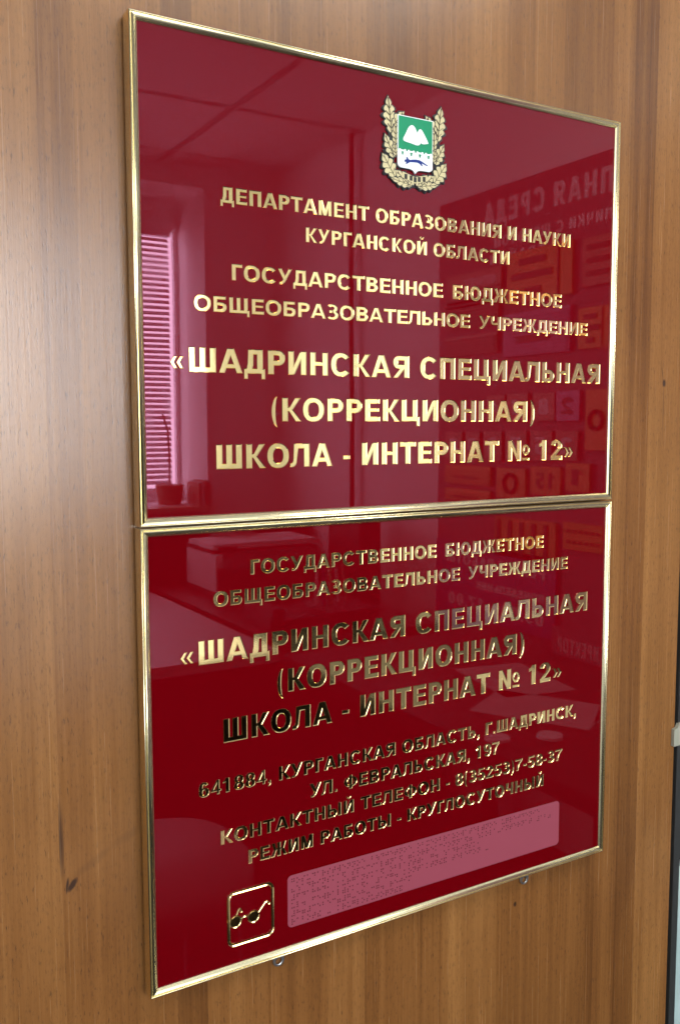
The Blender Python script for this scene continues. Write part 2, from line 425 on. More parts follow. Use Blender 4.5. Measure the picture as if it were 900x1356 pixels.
def layout(text, k, tr=0.0):
    x = 0; lay = []
    for ch in text:
        adv, lps = glyph(ch, k); lay.append((x, lps)); x += adv + tr
    return lay
def line_loops(text, x0, x1, base, cap, k=None):
    """loops in millimetres on the plaque, fitted between x0 and x1"""
    W_ = (x1-x0)/cap
    if k is None: k = 1.0
    lay = layout(text, k, 0); a, b_ = extents(lay)
    tr = (W_-(b_-a))/max(1, len(text)-1)
    if tr > .035 or tr < -.01:
        k2 = k
        for _ in range(12):
            lay = layout(text, k2, .015); a, b_ = extents(lay); k2 *= 1+.8*((W_/(b_-a))-1)
            k2 = max(.75, min(1.25, k2))
        k = round(k2, 3); lay = layout(text, k, 0); a, b_ = extents(lay); tr = (W_-(b_-a))/max(1, len(text)-1)
    lay = layout(text, k, tr); a, b_ = extents(lay)
    return [[(x0+(x+px-a)*cap, base+py*cap) for px, py in l] for x, lps in lay for l in lps]

def relief(name, loops, y_back, height, bevel, mat_, parent, place=None, res=1):
    """solid raised shapes from outline loops (mm on the plaque plane); bevelled inwards"""
    cu = bpy.data.curves.new(name, 'CURVE'); cu.dimensions = '2D'; cu.fill_mode = 'BOTH'
    cu.extrude = (height/2-bevel) if bevel else height/2
    cu.bevel_depth = bevel; cu.bevel_resolution = res; cu.offset = -bevel
    for l in loops:
        sp = cu.splines.new('POLY'); sp.points.add(len(l)-1); sp.use_cyclic_u = True
        for p, (x, z) in zip(sp.points, l): p.co = (x/1000, z/1000, 0, 1)
    o = bpy.data.objects.new(name+'_outline', cu); COL.objects.link(o)
    bpy.context.view_layer.update()
    me = bpy.data.meshes.new_from_object(o.evaluated_get(bpy.context.evaluated_depsgraph_get()))
    bpy.data.objects.remove(o); bpy.data.curves.remove(cu)
    me.name = name
    if place is None:   # on the plaque: x right, z up, towards the viewer is -y
        place = Matrix(((1, 0, 0, 0), (0, 0, -1, y_back-height/2), (0, 1, 0, Z0), (0, 0, 0, 1)))
    me.transform(place)
    for p in me.polygons: p.use_smooth = False
    return link(name, me, mat_, parent)
def engraved(name, loops, depth, mat_, parent, lift=.00008, steep=1.0):
    """gold lettering with a sunken face: a thin raised rim, walls sloping in to a flat floor"""
    cu = bpy.data.curves.new(name, 'CURVE'); cu.dimensions = '2D'; cu.fill_mode = 'BOTH'
    cu.extrude = 0; cu.bevel_depth = depth; cu.bevel_resolution = 0; cu.offset = -depth
    for l in loops:
        sp = cu.splines.new('POLY'); sp.points.add(len(l)-1); sp.use_cyclic_u = True
        for p, (x, z) in zip(sp.points, l): p.co = (x/1000, z/1000, 0, 1)
    o = bpy.data.objects.new(name+'_outline', cu); COL.objects.link(o)
    bpy.context.view_layer.update()
    me = bpy.data.meshes.new_from_object(o.evaluated_get(bpy.context.evaluated_depsgraph_get()))
    bpy.data.objects.remove(o); bpy.data.curves.remove(cu)
    bm = bmesh.new(); bm.from_mesh(me)
    bmesh.ops.delete(bm, geom=[f for f in bm.faces if sum(v.co.z for v in f.verts) > 1e-7], context='FACES')
    bmesh.ops.delete(bm, geom=[v for v in bm.verts if not v.link_faces], context='VERTS')
    for f in bm.faces:
        if f.normal.z < 0: f.normal_flip()
        f.smooth = False
    d = depth*steep
    for v in bm.verts: v.co.z = (lift + d + v.co.z*steep)
    for l in loops:
        a = [bm.verts.new((x/1000, z/1000, lift+d)) for x, z in l]; b_ = [bm.verts.new((x/1000, z/1000, -.0001)) for x, z in l]
        for i in range(len(l)): bm.faces.new((a[i-1], a[i], b_[i], b_[i-1]))
    bmesh.ops.remove_doubles(bm, verts=bm.verts[:], dist=1e-6)
    bm.to_mesh(me); bm.free(); me.name = name
    me.transform(Matrix(((1, 0, 0, 0), (0, 0, -1, PB), (0, 1, 0, Z0), (0, 0, 0, 1))))
    return link(name, me, mat_, parent)
PB = .0025
def rrect(x0, x1, z0, z1, r, k=6):
    out = []
    for cx, cz, a in ((x1-r, z1-r, 0), (x0+r, z1-r, 90), (x0+r, z0+r, 180), (x1-r, z0+r, 270)):
        out += [(cx+r*math.cos(R(a+90*i/k)), cz+r*math.sin(R(a+90*i/k))) for i in range(k+1)]
    return out

# ------------------------------------------------------------------ the room the plaques hang in (seen mirrored in the glossy faces)
XB, YA, HC = 1.93, -3.5, 2.71
def struct(o, label=None): o['kind'] = 'structure'; return tag(o, label)
bm = bmesh.new(); box(bm, -1.9, 2.05, -3.9, .30, -.1, 0); struct(bm_to('floor', bm, FLOORM))
bm = bmesh.new()
xs = [-1.9, 0.0, 1.32, 2.05]; ys = [-3.9, -3.36, -2.68, -1.4, .3]
for i in range(3):
    for j in range(4): box(bm, xs[i]+.020, xs[i+1]-.020, ys[j]+.020, ys[j+1]-.020, HC, HC+.12)
struct(bm_to('ceiling', bm, CEIL, bevel=.003, segs=1))
bm = bmesh.new(); box(bm, -1.9, 2.05, -3.9, .3, HC+.125, HC+.2)
for x in xs[1:3]: box(bm, x-.0195, x+.0195, -3.89, .29, HC+.002, HC+.122)
for y in ys[1:4]:
    for i in range(3): box(bm, xs[i]+.020, xs[i+1]-.020, y-.0195, y+.0195, HC+.002, HC+.122)
struct(bm_to('ceiling', bm, mat('ceiling_joint_shade', (.36, .35, .34), .8)))  # grey strips, the shadow in the slab seams put into their colour
bm = bmesh.new()      # wall with the window opening; window x .22..1.525
box(bm, -1.9, -.40, -3.9, YA, 0, HC-.001); box(bm, 1.525, XB+.1, -3.9, YA, 0, HC-.001)
box(bm, -.40, 1.525, -3.9, YA, 0, Z0-.75); box(bm, -.40, 1.525, -3.9, YA, Z0+.79, HC-.001)
bmesh.ops.remove_doubles(bm, verts=bm.verts[:], dist=1e-5)
struct(bm_to('wall', bm, PLASTER))
bm = bmesh.new(); box(bm, XB, XB+.12, YA, .3, 0, HC-.001); struct(bm_to('wall', bm, PLASTER))
bm = bmesh.new()      # wall on the left, with an opening added for the fill light
box(bm, -1.6, -1.48, YA, -2.75, 0, HC-.001); box(bm, -1.6, -1.48, -1.05, .3, 0, HC-.001)
box(bm, -1.6, -1.48, -2.75, -1.05, 0, .9); box(bm, -1.6, -1.48, -2.75, -1.05, 2.45, HC-.001)
struct(bm_to('wall', bm, PLASTER))
bm = bmesh.new(); box(bm, -1.48, XB, .10, .22, 0, HC-.001); struct(bm_to('wall', bm, PLASTER))

# wood laminate panel carrying the plaques
strips = [(-1.2, .50), (-.62, .58), (-.42, .46), (-.25, .60), (-.16, .66), (-.075, .48), (-.048, .55), (-.006, .52), (.031, .36), (.060, .58),
          (.14, .46), (.20, .60), (.25, .44), (.33, .55), (.365, .66), (.44, .48), (.473, .60), (.519, .44), (.60, .56), (.64, .38), (.682, .68), (.74, .62)]
WOOD = wood_material('walnut_laminate', strips, knots=[(-.0655, Z0-.779, .0035, .0085, 1.3, -35), (-.0700, Z0-.779, .0016, .009, 1.2, -8), (-.0745, Z0-.735, .0022, .042, .75, 0), (-.046, Z0-.762, .005, .026, .22, -60), (-.014, Z0-.745, .006, .018, .20, -66), (.711, Z0-.305, .004, .006, 1.2, 0), (.711, Z0-.34, .0014, .05, .5, 0), (.707, Z0-.292, .001, .012, .6, 10), (.470, Z0-.946, .003, .004, 1.2, 0), (.70, Z0-.9, .002, .02, .3, 0), (-.150, Z0-.48, .0015, .035, .35, 0), (.09, Z0-1.0, .002, .03, .4, 0)])
pan = box_ob('wall_panel', (-1.40, .752, .019, .060, .02, 2.68), WOOD, bevel=.0012, segs=2)
tag(pan, 'brown walnut laminate panel with vertical grain behind both red plaques', 'wood panel', kind='structure')

# dark framed stand beside the panel
st = empty('display_stand', (.80, .05, 0), 'dark grey framed glass stand at the edge of the brown wood panel', 'display stand')
box_ob('frame_post', (.7555, .7675, .016, .050, .02, 2.6), GREYP, st, bevel=.001)
box_ob('frame_post', (.7685, .7840, .030, .056, .02, 2.6), PLASTICB, st, bevel=.0006)
box_ob('glass_pane', (.7845, .93, .034, .040, .05, Z0-.985), GLASSP, st, bevel=.001)
box_ob('back_sheet', (.7845, .93, .034, .040, Z0-.975, 2.58), PLASTICB, st, bevel=.001)
bm = bmesh.new()
vs = [(.7455, -.772), (.7455, -.7955), (.80, -.7955), (.80, -.764), (.7560, -.764), (.7515, -.7705)]
f0 = [bm.verts.new((x, .0135, Z0+z)) for x, z in vs]; f1 = [bm.verts.new((x, .0185, Z0+z)) for x, z in vs]
bm.faces.new(f0); bm.faces.new(f1[::-1])
for i in range(6): bm.faces.new((f0[i], f1[i], f1[(i+1) % 6], f0[(i+1) % 6]))
bm_to('clip', bm, BEIGE, st, bevel=.001)

# ------------------------------------------------------------------ plaques
FW = 7.8
PROFILE = [(0, 16.2), (0, .7), (.3, .15), (.8, 0), (1.25, .15), (1.6, 1.0), (2.0, 1.05), (2.35, .1), (3.0, -.3), (4.2, -.5), (5.6, -.45), (6.4, -.15), (6.75, .1), (7.8, 1.5), (7.8, 4.2), (4, 6), (4, 16.2)]
def frame_rails(parent, x0, x1, z0, z1):
    c = [(x0, z1), (x1, z1), (x1, z0), (x0, z0)]; ins = [(1, -1), (-1, -1), (-1, 1), (1, 1)]
    for i in range(4):
        a, b_ = i, (i+1) % 4
        # 0.05 mm of mitre joint at each end
        ta = Vector((c[b_][0]-c[a][0], c[b_][1]-c[a][1])).normalized()*.06
        bm = bmesh.new()
        A = [bm.verts.new(((c[a][0]+ins[a][0]*d+ta.x)/1000, y/1000, Z0+(c[a][1]+ins[a][1]*d+ta.y)/1000)) for d, y in PROFILE]
        B = [bm.verts.new(((c[b_][0]+ins[b_][0]*d-ta.x)/1000, y/1000, Z0+(c[b_][1]+ins[b_][1]*d-ta.y)/1000)) for d, y in PROFILE]
        n = len(PROFILE)
        for k in range(n):
            f = bm.faces.new((A[k], A[(k+1) % n], B[(k+1) % n], B[k])); f.smooth = k in (1, 2, 3, 7, 8, 9, 10)
        bm.faces.new(A); bm.faces.new(B[::-1])
        o = bm_to('frame_rail', bm, FRAME, parent)
        for e in o.data.edges:
            pass
def plaque(ztop, label):
    t = empty('wall_plaque', (.3, .019, Z0+(ztop-450)/1000), label, 'plaque', 'red plaques in gold frames')
    frame_rails(t, 0, 600, ztop-450, ztop)
    bm = bmesh.new(); box(bm, .0062, .5938, .0025, .0055, Z0+(ztop-450+6.2)/1000, Z0+(ztop-6.2)/1000)
    bm_to('face_panel', bm, RED, t)
    box_ob('gap_shade_board', (.0010, .5990, .0163, .0188, Z0+(ztop-450+1.0)/1000, Z0+(ztop-1.0)/1000), PLASTICB, t)  # added black board, puts the contact shade into the gap behind the frame
    return t
PB = .0025
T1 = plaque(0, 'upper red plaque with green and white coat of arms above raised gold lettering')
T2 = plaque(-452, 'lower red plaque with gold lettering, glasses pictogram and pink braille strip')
U = [('ДЕПАРТАМЕНТ ОБРАЗОВАНИЯ И НАУКИ', 83.9, 523.6, -152.7, 14.7),
     ('КУРГАНСКОЙ ОБЛАСТИ', 173.6, 431.7, -180.1, 14.4),
     ('ГОСУДАРСТВЕННОЕ_БЮДЖЕТНОЕ', 94.4, 512, -222.7, 15.2),
     ('ОБЩЕОБРАЗОВАТЕЛЬНОЕ_УЧРЕЖДЕНИЕ', 56.2, 554.4, -252.8, 14.6),
     ('«ШАДРИНСКАЯ СПЕЦИАЛЬНАЯ', 32.3, 576.4, -309, 23.1),
     ('(КОРРЕКЦИОННАЯ)', 134.5, 472.7, -354.4, 23.1),
     ('ШКОЛА - ИНТЕРНАТ № 12»', 75.9, 534.5, -399.5, 23.4)]
Lw = [('ГОСУДАРСТВЕННОЕ_БЮДЖЕТНОЕ', 110.2, 490.6, -502.9, 14.6),
      ('ОБЩЕОБРАЗОВАТЕЛЬНОЕ_УЧРЕЖДЕНИЕ', 70.9, 530, -531, 14.5),
      ('«ШАДРИНСКАЯ СПЕЦИАЛЬНАЯ', 36.6, 563.8, -585.5, 23.3),
      ('(КОРРЕКЦИОННАЯ)', 138.2, 462.6, -625.7, 23.8),
      ('ШКОЛА - ИНТЕРНАТ № 12»', 79.3, 522.9, -666, 23.6),
      ('641884, КУРГАНСКАЯ ОБЛАСТЬ, Г.ШАДРИНСК,', 52.9, 548.7, -716, 14.6),
      ('УЛ. ФЕВРАЛЬСКАЯ, 197', 174.4, 427, -741.5, 14.6),
      ('КОНТАКТНЫЙ ТЕЛЕФОН - 8(35253)7-58-37', 74.7, 527, -768.2, 14.3),
      ('РЕЖИМ РАБОТЫ - КРУГЛОСУТОЧНЫЙ', 104.2, 497.4, -794.7, 14.3)]
for T, rows in ((T1, U), (T2, Lw)):
    for tx, x0, x1, base, cap in rows:
        big = cap > 20
        engraved('lettering', line_loops(tx, x0, x1, base, cap), .00068 if big else .00056, GOLD, T)

# ---- coat of arms on the upper plaque
def leaf_shape(bx, bz, tx, tz, w_, lobes=4):
    """lobed oak leaf from base to tip"""
    d = Vector((tx-bx, tz-bz)); L_ = d.length; d.normalize(); n = Vector((-d.y, d.x))
    def prof(t):
        env = math.sin(math.pi*min(1, (t*.93+.05))**.85)
        return w_/2*env*(.56+.48*abs(math.sin(math.pi*(lobes*t+.1)))**.7)+.15
    ts = [i/(lobes*8) for i in range(lobes*8+1)]
    Lp = [Vector((bx, bz))+d*(L_*t)+n*prof(t) for t in ts]; Rp = [Vector((bx, bz))+d*(L_*t)-n*prof(t) for t in ts]
    return [(p.x, p.y) for p in Rp] + [(tx+d.x*.8, tz+d.y*.8)] + [(p.x, p.y) for p in reversed(Lp)]
def stroke(pts, w_):
    out = []
    for (a, b_) in zip(pts, pts[1:]):
        d = Vector((b_[0]-a[0], b_[1]-a[1])); d.normalize(); n = Vector((-d.y, d.x))*w_/2
        a2 = (a[0]-d.x*w_*.3, a[1]-d.y*w_*.3); b2 = (b_[0]+d.x*w_*.3, b_[1]+d.y*w_*.3)
        out.append([(a2[0]-n.x, a2[1]-n.y), (b2[0]-n.x, b2[1]-n.y), (b2[0]+n.x, b2[1]+n.y), (a2[0]+n.x, a2[1]+n.y)])
    return out
CX = 301.6
leaves = [(272.8, -62, 268.2, -27, 17, 5), (275, -54, 288, -39, 12, 3), (277.5, -72, 277.5, -52, 10, 3), (275.5, -86, 264.5, -64.5, 13, 4),
          (278, -84, 276, -71, 7, 3), (276.5, -105, 261.5, -84, 17, 4), (293, -110, 277.5, -98.5, 12, 3), (298, -111.5, 272, -107, 10, 4), (300, -104, 293.5, -113, 8, 3)]
LV = leaves + [(2*CX-a, b_, 2*CX-c, d, e, f) for a, b_, c, d, e, f in leaves]
emb = None
backs = []
for (a, b_, c, d, w_, n) in LV:
    dv = Vector((c-a, d-b_)).normalized()
    backs.append(leaf_shape(a-dv.x*1.2, b_-dv.y*1.2, c+dv.x*1.2, d+dv.y*1.2, w_+4.4, n))
branch = [(270, -62), (276, -80), (275, -92), (282, -104), (293, -111), (301.6, -108)]
brs = stroke(branch, 2.6) + stroke([(263, -80), (276, -94)], 2) + stroke([(268, -70), (276, -80)], 2)
brs += [[(2*CX-x, z) for x, z in q] for q in brs]
emb = relief('emblem', union(backs + brs + [rrect(281, 322, -96, -45, 2), rrect(291, 312, -113, -100, 2)]), PB, .0014, .0003, BLACKP, T1, res=0)
E1 = PB-.0014+.00005
NL = len(leaves)
for li, (a, b_, c, d, w_, n) in enumerate(LV):
    hh = .0005+.00009*(li % NL)
    lf = relief('oak_leaf', union([leaf_shape(a, b_, c, d, w_*.92, n)]), E1, hh, .0002, CREAM, emb, res=0)
    dv = Vector((c-a, d-b_)).normalized()
    rim = relief('oak_leaf', union([leaf_shape(a-dv.x*.5, b_-dv.y*.5, c+dv.x*.6, d+dv.y*.6, w_+1.3, n)]), E1, hh-.00004, 0, BLACKP, emb)
    rim.name = 'leaf_outline'
vein = []
for (a, b_, c, d, w_, n) in LV:
    dv = Vector((c-a, d-b_)); L_ = dv.length; dv.normalize(); nn = Vector((-dv.y, dv.x))
    vein += stroke([(a, b_), (a+dv.x*L_*.85, b_+dv.y*L_*.85)], .6)
    for i in range(1, n+1):
        t = (i-.35)/(n+.6); p = Vector((a, b_))+dv*(L_*t)
        for s in (-1, 1):
            q = p+dv*(L_*.13)+nn*(s*w_*.30*math.sin(math.pi*min(1, t+.15)))
            vein += stroke([(p.x, p.y), (q.x, q.y)], .5)
relief('leaf_veins', union(vein), E1-.00040, .00084, 0, VEIN, emb)
rib = []
for i, x in enumerate((290, 296.5, 301.6, 306.7, 313)):
    rib.append(bar(x-1.7, -107.5+abs(i-2)*.9, x+1.7, -102.5+abs(i-2)*.9))
relief('ribbon', union(stroke([(287, -102), (301.6, -105.5), (316, -102)], 6.2)), E1, .0013, .0002, CREAM, emb, res=0)
relief('ribbon_fold', union(rib), E1-.00125, .0004, .0001, BLACKP, emb, res=0)
def shieldp(g):
    x0, x1 = 279.6-g, 323.7+g
    return [(x0, -43.0+g), (x1, -43.0+g), (x1, -91.2), (x1-.9, -93.4-g*.5), (x1-3.5, -94.9-g), (308, -95.2-g), (304.5, -96.3-g), (301.65, -99.3-g*1.2), (298.8, -96.3-g), (295.3, -95.2-g), (x0+3.5, -94.9-g), (x0+.9, -93.4-g*.5), (x0, -91.2)]
relief('shield', [shieldp(0)[::-1]], E1, .0017, .0002, WHITEP, emb, res=0)
E2 = E1-.0017+.00003
relief('shield_field', union([bar(280.5, -78.0, 322.8, -43.9)]), E2, .0003, 0, GREEN, emb)
E3 = E2-.0003+.00002
crn = [bar(280.5, -81, 322.8, -78.2)]
mer = []
for i in range(4):
    x = 285.2+i*10.9
    mer.append([(x-4.4, -80), (x+4.4, -80), (x+4.4, -76.7), (x+2.6, -76.2), (x+2.0, -77.2), (x-2.0, -77.2), (x-2.6, -76.2), (x-4.4, -76.7)])
relief('battlement', union(mer), E3, .0002, 0, WHITEP, emb)
for i in range(4):
    x = 285.2+i*10.9
    relief('arrow_slit', union([bar(x-.8, -82.2, x+.8, -79.6), bar(x-1.3, -80.3, x+1.3, -79.0)]), E3-.00018, .0002, 0, GREEN, emb)
def smooth_loop(pts, k=4):
    out = []; n = len(pts)
    for i in range(n):
        p0, p1, p2, p3 = [Vector(pts[(i+j) % n]) for j in (-1, 0, 1, 2)]
        for j in range(k):
            t = j/k
            q = .5*((2*p1)+(p2-p0)*t+(2*p0-5*p1+4*p2-p3)*t*t+(3*p1-p0-3*p2+p3)*t**3); out.append((q.x, q.y))
    return out
relief('mound', union([smooth_loop([(303.6, -60.5), (304.3, -57.0), (305.9, -54.4), (308.8, -54.1), (312.5, -58.5), (317.3, -65.8), (316, -67.2), (308.8, -67.8)])]), E3, .00022, 0, WHITEP, emb)
relief('mound', union([smooth_loop([(286, -67.6), (289.2, -60.3), (293.0, -53.6), (296.9, -51.4), (300.6, -53.3), (303.9, -59.3), (307.3, -65.6), (307.0, -68.9), (303.6, -70.5), (295.5, -69.5)])]), E3, .0004, 0, WHITEP, emb)
mart = [(287.6, -88.8), (288.4, -86.6), (290.4, -86.2), (289.9, -84.4), (291.4, -83.6), (292.6, -85.4), (294.4, -86.3), (298, -85.4), (302, -84.8), (306.5, -84.9), (310.3, -86.0), (317.6, -89.0), (316.4, -89.6), (309.5, -87.7),
        (310.6, -90.2), (309.6, -90.7), (307.2, -88.6), (304.2, -87.7), (298.6, -88.0), (294.6, -88.4), (291.0, -90.6), (288.8, -90.6), (290.6, -88.9)]
relief('marten', union([mart]), E2-.00002, .0003, 0, BLUE, emb)

# ---- glasses pictogram and braille strip on the lower plaque
o1 = rrect(80.2, 132.0, -876.4, -819.2, 7.5); i1 = rrect(83.4, 128.8, -873.2, -822.4, 5)[::-1]
engraved('pictogram_border', [o1, i1], .0009, GOLD, T2)
def disc(x, z, r, k=28): return [(x+r*math.cos(2*math.pi*i/k), z+r*math.sin(2*math.pi*i/k)) for i in range(k)]
gl = [disc(89.2, -850.9, 6.6), disc(109.1, -850.9, 6.6)] + stroke([(95.0, -849.6), (98.2, -847.9), (100.4, -847.9), (103.4, -849.6)], 2.0)
gl += stroke([(90.2, -845), (92.6, -839.2), (94.6, -838.6), (95.6, -842.0)], 1.7) + stroke([(114.4, -848.0), (122.0, -839.6), (124.6, -838.9), (126.4, -841.6)], 1.7)
gl += [disc(95.6, -842.0, 1.5, 12), disc(126.4, -841.6, 1.5, 12)]
gs = engraved('glasses_pictogram', union(gl), .0007, GOLD, T2)
relief('spectacle_lens', [disc(89.2, -850.9, 5.0)], PB-.00012, .0003, .0001, mat('gold_lens_dark_reflection', (.30, .22, .10), .12, 1), gs)  # lettering gold with its dark reflection put into the lens colour
relief('spectacle_lens', [disc(109.1, -850.9, 5.0)], PB-.00012, .0003, .0001, bpy.data.materials['gold_lens_dark_reflection'], gs)
stp = relief('braille_strip', [rrect(147.8, 524.2, -875.2, -819.4, 5)], PB, .0006, .0002, FILM, T2)
BR = dict(zip('абвгдежзийклмнопрстуфхцчшщъыьэюя', '1 12 2456 1245 145 15 245 1356 24 12346 13 123 134 1345 135 1234 1235 234 2345 136 124 125 14 12345 156 1346 12356 2346 23456 246 1256 1246'.split()))
BR.update({'#': '3456', '«': '236', '»': '356', '-': '36', ',': '2', '.': '256', '(': '2356', ')': '2356', ' ': ''})
BR.update(dict(zip('1234567890', '1 12 14 145 15 124 1245 125 24 245'.split())))
btext = ['государственное бюджетное общеобразовательное учреждение', '«шадринская специальная (коррекционная) школа-интернат #12»', '#641884, курганская область, г. шадринск,', 'ул. февральская, #197. контактный телефон -', '#8(#35253)#7-58-37. режим', 'работы - круглосуточный']
bm = bmesh.new()
def dot(x, z, r=.92, h=.0005):
    y0 = PB-.0005; rings = [(r, 0), (r*.72, .62), (0, 1)]
    prev = None
    for rr, hh in rings[:2]:
        ringv = [bm.verts.new(((x+rr*math.cos(k*math.pi/4))/1000, y0-.00008-hh*h, Z0+(z+rr*math.sin(k*math.pi/4))/1000)) for k in range(8)]
        if prev:
            for k in range(8): bm.faces.new((prev[k], prev[(k+1) % 8], ringv[(k+1) % 8], ringv[k])).smooth = True
        prev = ringv
    top = bm.verts.new((x/1000, y0-.00008-h, Z0+z/1000))
    for k in range(8): bm.faces.new((prev[k], prev[(k+1) % 8], top)).smooth = True
rows = btext
for ri, row in enumerate(rows):
    for ci, ch in enumerate(row):
        for dnum in BR.get(ch, ''):
            n = int(dnum)-1
            dot(153.0+ci*6.1+(n//3)*2.4, -823.6-ri*8.7-(n % 3)*2.35)
bm_to('braille_dots', bm, DOT, stp)

# hanging loops screwed behind the lower edge
for x in (144.0, 482.2):
    o = disc(x, -915.6, 6.2, 24)
    hole = disc(x, -916.6, 3.6, 18)[::-1]
    shp = [(x-6.6, -899), (x-6.6, -915)] + [(x+6.6*math.cos(R(a)), -915.6+6.8*math.sin(R(a))) for a in range(190, 351, 16)] + [(x+6.6, -915), (x+6.6, -899)]
    relief('hanging_loop', [shp, hole], .0175, .0016, .0004, STEEL, T2)

# ------------------------------------------------------------------ things across the room, seen in the reflections
def wall_text(name, text, y_right, z, cap, xface, mat_, parent, k=.95, h=.0008, width=None):
    """raised lettering on the side wall board (reads along +y when one faces that wall from the room)"""
    lay = layout(text, k, .05); a, b_ = extents(lay); s = cap*1000
    loops = [[((x+px-a)*s, py*s) for px, py in l] for x, lps in lay for l in lps]
    wd = (b_-a)*s/1000
    sc = 1.0 if width is None else width/wd
    loops = [[(x*sc, y) for x, y in l] for l in loops]
    # facing +x, a reader's right hand is -y
    pl = Matrix(((0, 0, -1, xface-h/2), (-1, 0, 0, y_right), (0, 1, 0, Z0+z), (0, 0, 0, 1)))
    return relief(name, loops, 0, h, 0, mat_, parent, place=pl)

# window: frame, panes, sill, blind
wn = empty('window', (.87, -3.86, Z0-.75), 'white window across the room, partly covered by a lowered horizontal blind', 'window')
bm = bmesh.new()
x0, x1, za, zb = -.395, 1.52, Z0-.745, Z0+.785
box(bm, x0, x0+.06, -3.895, -3.83, za, zb); box(bm, x1-.018, x1, -3.895, -3.865, za, zb)
box(bm, x0+.06, x1-.018, -3.895, -3.83, za, za+.06); box(bm, x0+.06, x1-.018, -3.895, -3.83, zb-.15, zb)
box(bm, .52, .57, -3.89, -3.835, za+.06, zb-.15)
bm_to('window_frame', bm, WINF, wn)
box_ob('window_sill', (-.42, 1.545, -3.83, -3.42, Z0-.775, Z0-.752), mat('sill_board', (.55, .42, .28), .4), wn, bevel=.004)
bm = bmesh.new()
zz = Z0-.66
while zz < Z0+.60:
    for (xa, xb) in ((.575, x1-.075),):
        vs = [bm.verts.new((x, y, z)) for x, y, z in ((xa, -3.785, zz), (xb, -3.785, zz), (xb, -3.800, zz+.0180), (xa, -3.800, zz+.0180), (xa, -3.785, zz-.0012), (xb, -3.785, zz-.0012), (xb, -3.800, zz+.0168), (xa, -3.800, zz+.0168))]
        for f in ((0,1,2,3), (7,6,5,4), (0,4,5,1), (1,5,6,2), (2,6,7,3), (3,7,4,0)): bm.faces.new([vs[i] for i in f])
    zz += .028
bm_to('blind', bm, SLAT, wn)
box_ob('blind_rail', (.57, x1-.065, -3.825, -3.78, Z0+.60, Z0+.635), SLAT, wn, bevel=.003)
# plant pot and file on the sill
pt = empty('plant_pot', (1.36, -3.60, Z0-.752), 'terracotta plant pot with one thin stalk on the window sill', 'plant pot')
bm = bmesh.new(); bmesh.ops.create_cone(bm, cap_ends=True, segments=24, radius1=.055, radius2=.072, depth=.10, matrix=Matrix.Translation((1.36, -3.60, Z0-.702)))
bm_to('pot', bm, POTM, pt, bevel=.004)
bm = bmesh.new(); tube(bm, [(1.36, -3.60, Z0-.66), (1.362, -3.60, Z0-.5), (1.355, -3.60, Z0-.38), (1.33, -3.6, Z0-.30)], .005, 6); bm_to('stalk', bm, SIGNDARK, pt)
fl = empty('file_stack', (1.49, -3.52, Z0-.752), 'tilted stack of brown files standing on the window sill', 'files')
for i in range(4):
    box_ob('file', (1.455+i*.017, 1.469+i*.017, -3.60, -3.45, Z0-.752, Z0-.64+.006*(i % 3)), (SIGNBROWN, PAPER, POTM, SIGNBROWN)[i], fl, bevel=.001)
# ceiling lamp
lp = empty('ceiling_lamp', (.75, -1.15, HC), 'white office lamp on the ceiling above the wood panel', 'lamp')
box_ob('lamp_body', (.13, 1.37, -1.42, -.88, HC-.055, HC-.001), LAMPM, lp, bevel=.004)
# heating pipe
bm = bmesh.new(); tube(bm, [(1.895, -2.73, .0), (1.895, -2.73, HC)], .011, 12)
tag(bm_to('heating_pipe', bm, PIPEM, smooth=True), 'thin dark vertical pipe running up the pale side wall', 'pipe')
cb = empty('added_dark_cabinet', (.6, -3.3, 0), 'added low cabinet that darkens the wall under the window sill', 'cabinet')  # added to make the reflected wall below the sill dark
box_ob('cabinet_body', (.0, 1.90, -3.49, -3.15, .02, .98), DARKDESK, cb, bevel=.003)
for x in (.03, .66, 1.29): box_ob('cabinet_door', (x, x+.60, -3.149, -3.132, .06, .96), DARKDESK, cb, bevel=.002)
# printer on the pale desk
dk = empty('desk', (.65, -2.3, 0), 'pale office desk carrying the printer under the window', 'desk')
box_ob('desk_top', (.05, 1.02, -3.08, -1.73, .715, .75), PALEDESK, dk, bevel=.003)
for x in (.10, .95): box_ob('side_panel', (x, x+.03, -3.0, -1.8, 0, .714), DARKDESK, dk, bevel=.002)
box_ob('modesty_panel', (.131, .949, -1.98, -1.96, .2, .714), DARKDESK, dk, bevel=.002)
pc = empty('printer_cabinet', (1.4, -2.6, 0), 'dark cabinet carrying the printer between desk and black computer case', 'cabinet')
box_ob('cabinet_top', (1.06, 1.69, -3.08, -1.80, .715, .75), DARKDESK, pc, bevel=.003)
box_ob('cabinet_body', (1.08, 1.67, -3.06, -1.83, .02, .714), PLASTICB, pc, bevel=.003)
box_ob('cabinet_drawer', (1.10, 1.65, -1.829, -1.815, .38, .70), DARKDESK, pc, bevel=.002)
pr = empty('printer', (1.43, -2.75, .75), 'grey white office printer with paper standing in its rear tray', 'printer')
bm = bmesh.new()
prof = [(-2.95, .752), (-2.60, .752), (-2.60, .87), (-2.66, .935), (-2.80, .95), (-2.95, .95)]
A = [bm.verts.new((1.19, y, z)) for y, z in prof]; B = [bm.verts.new((1.68, y, z)) for y, z in prof]
bm.faces.new(A); bm.faces.new(B[::-1])
for i in range(6): bm.faces.new((A[i], B[i], B[(i+1) % 6], A[(i+1) % 6]))
bm_to('printer_body', bm, mat('grey_printer_plastic', (.06, .055, .055), .4), pr, bevel=.018, segs=3)
box_ob('top_cover', (1.195, 1.675, -2.93, -2.66, .946, .968), PLASTICW, pr, bevel=.008, segs=3)
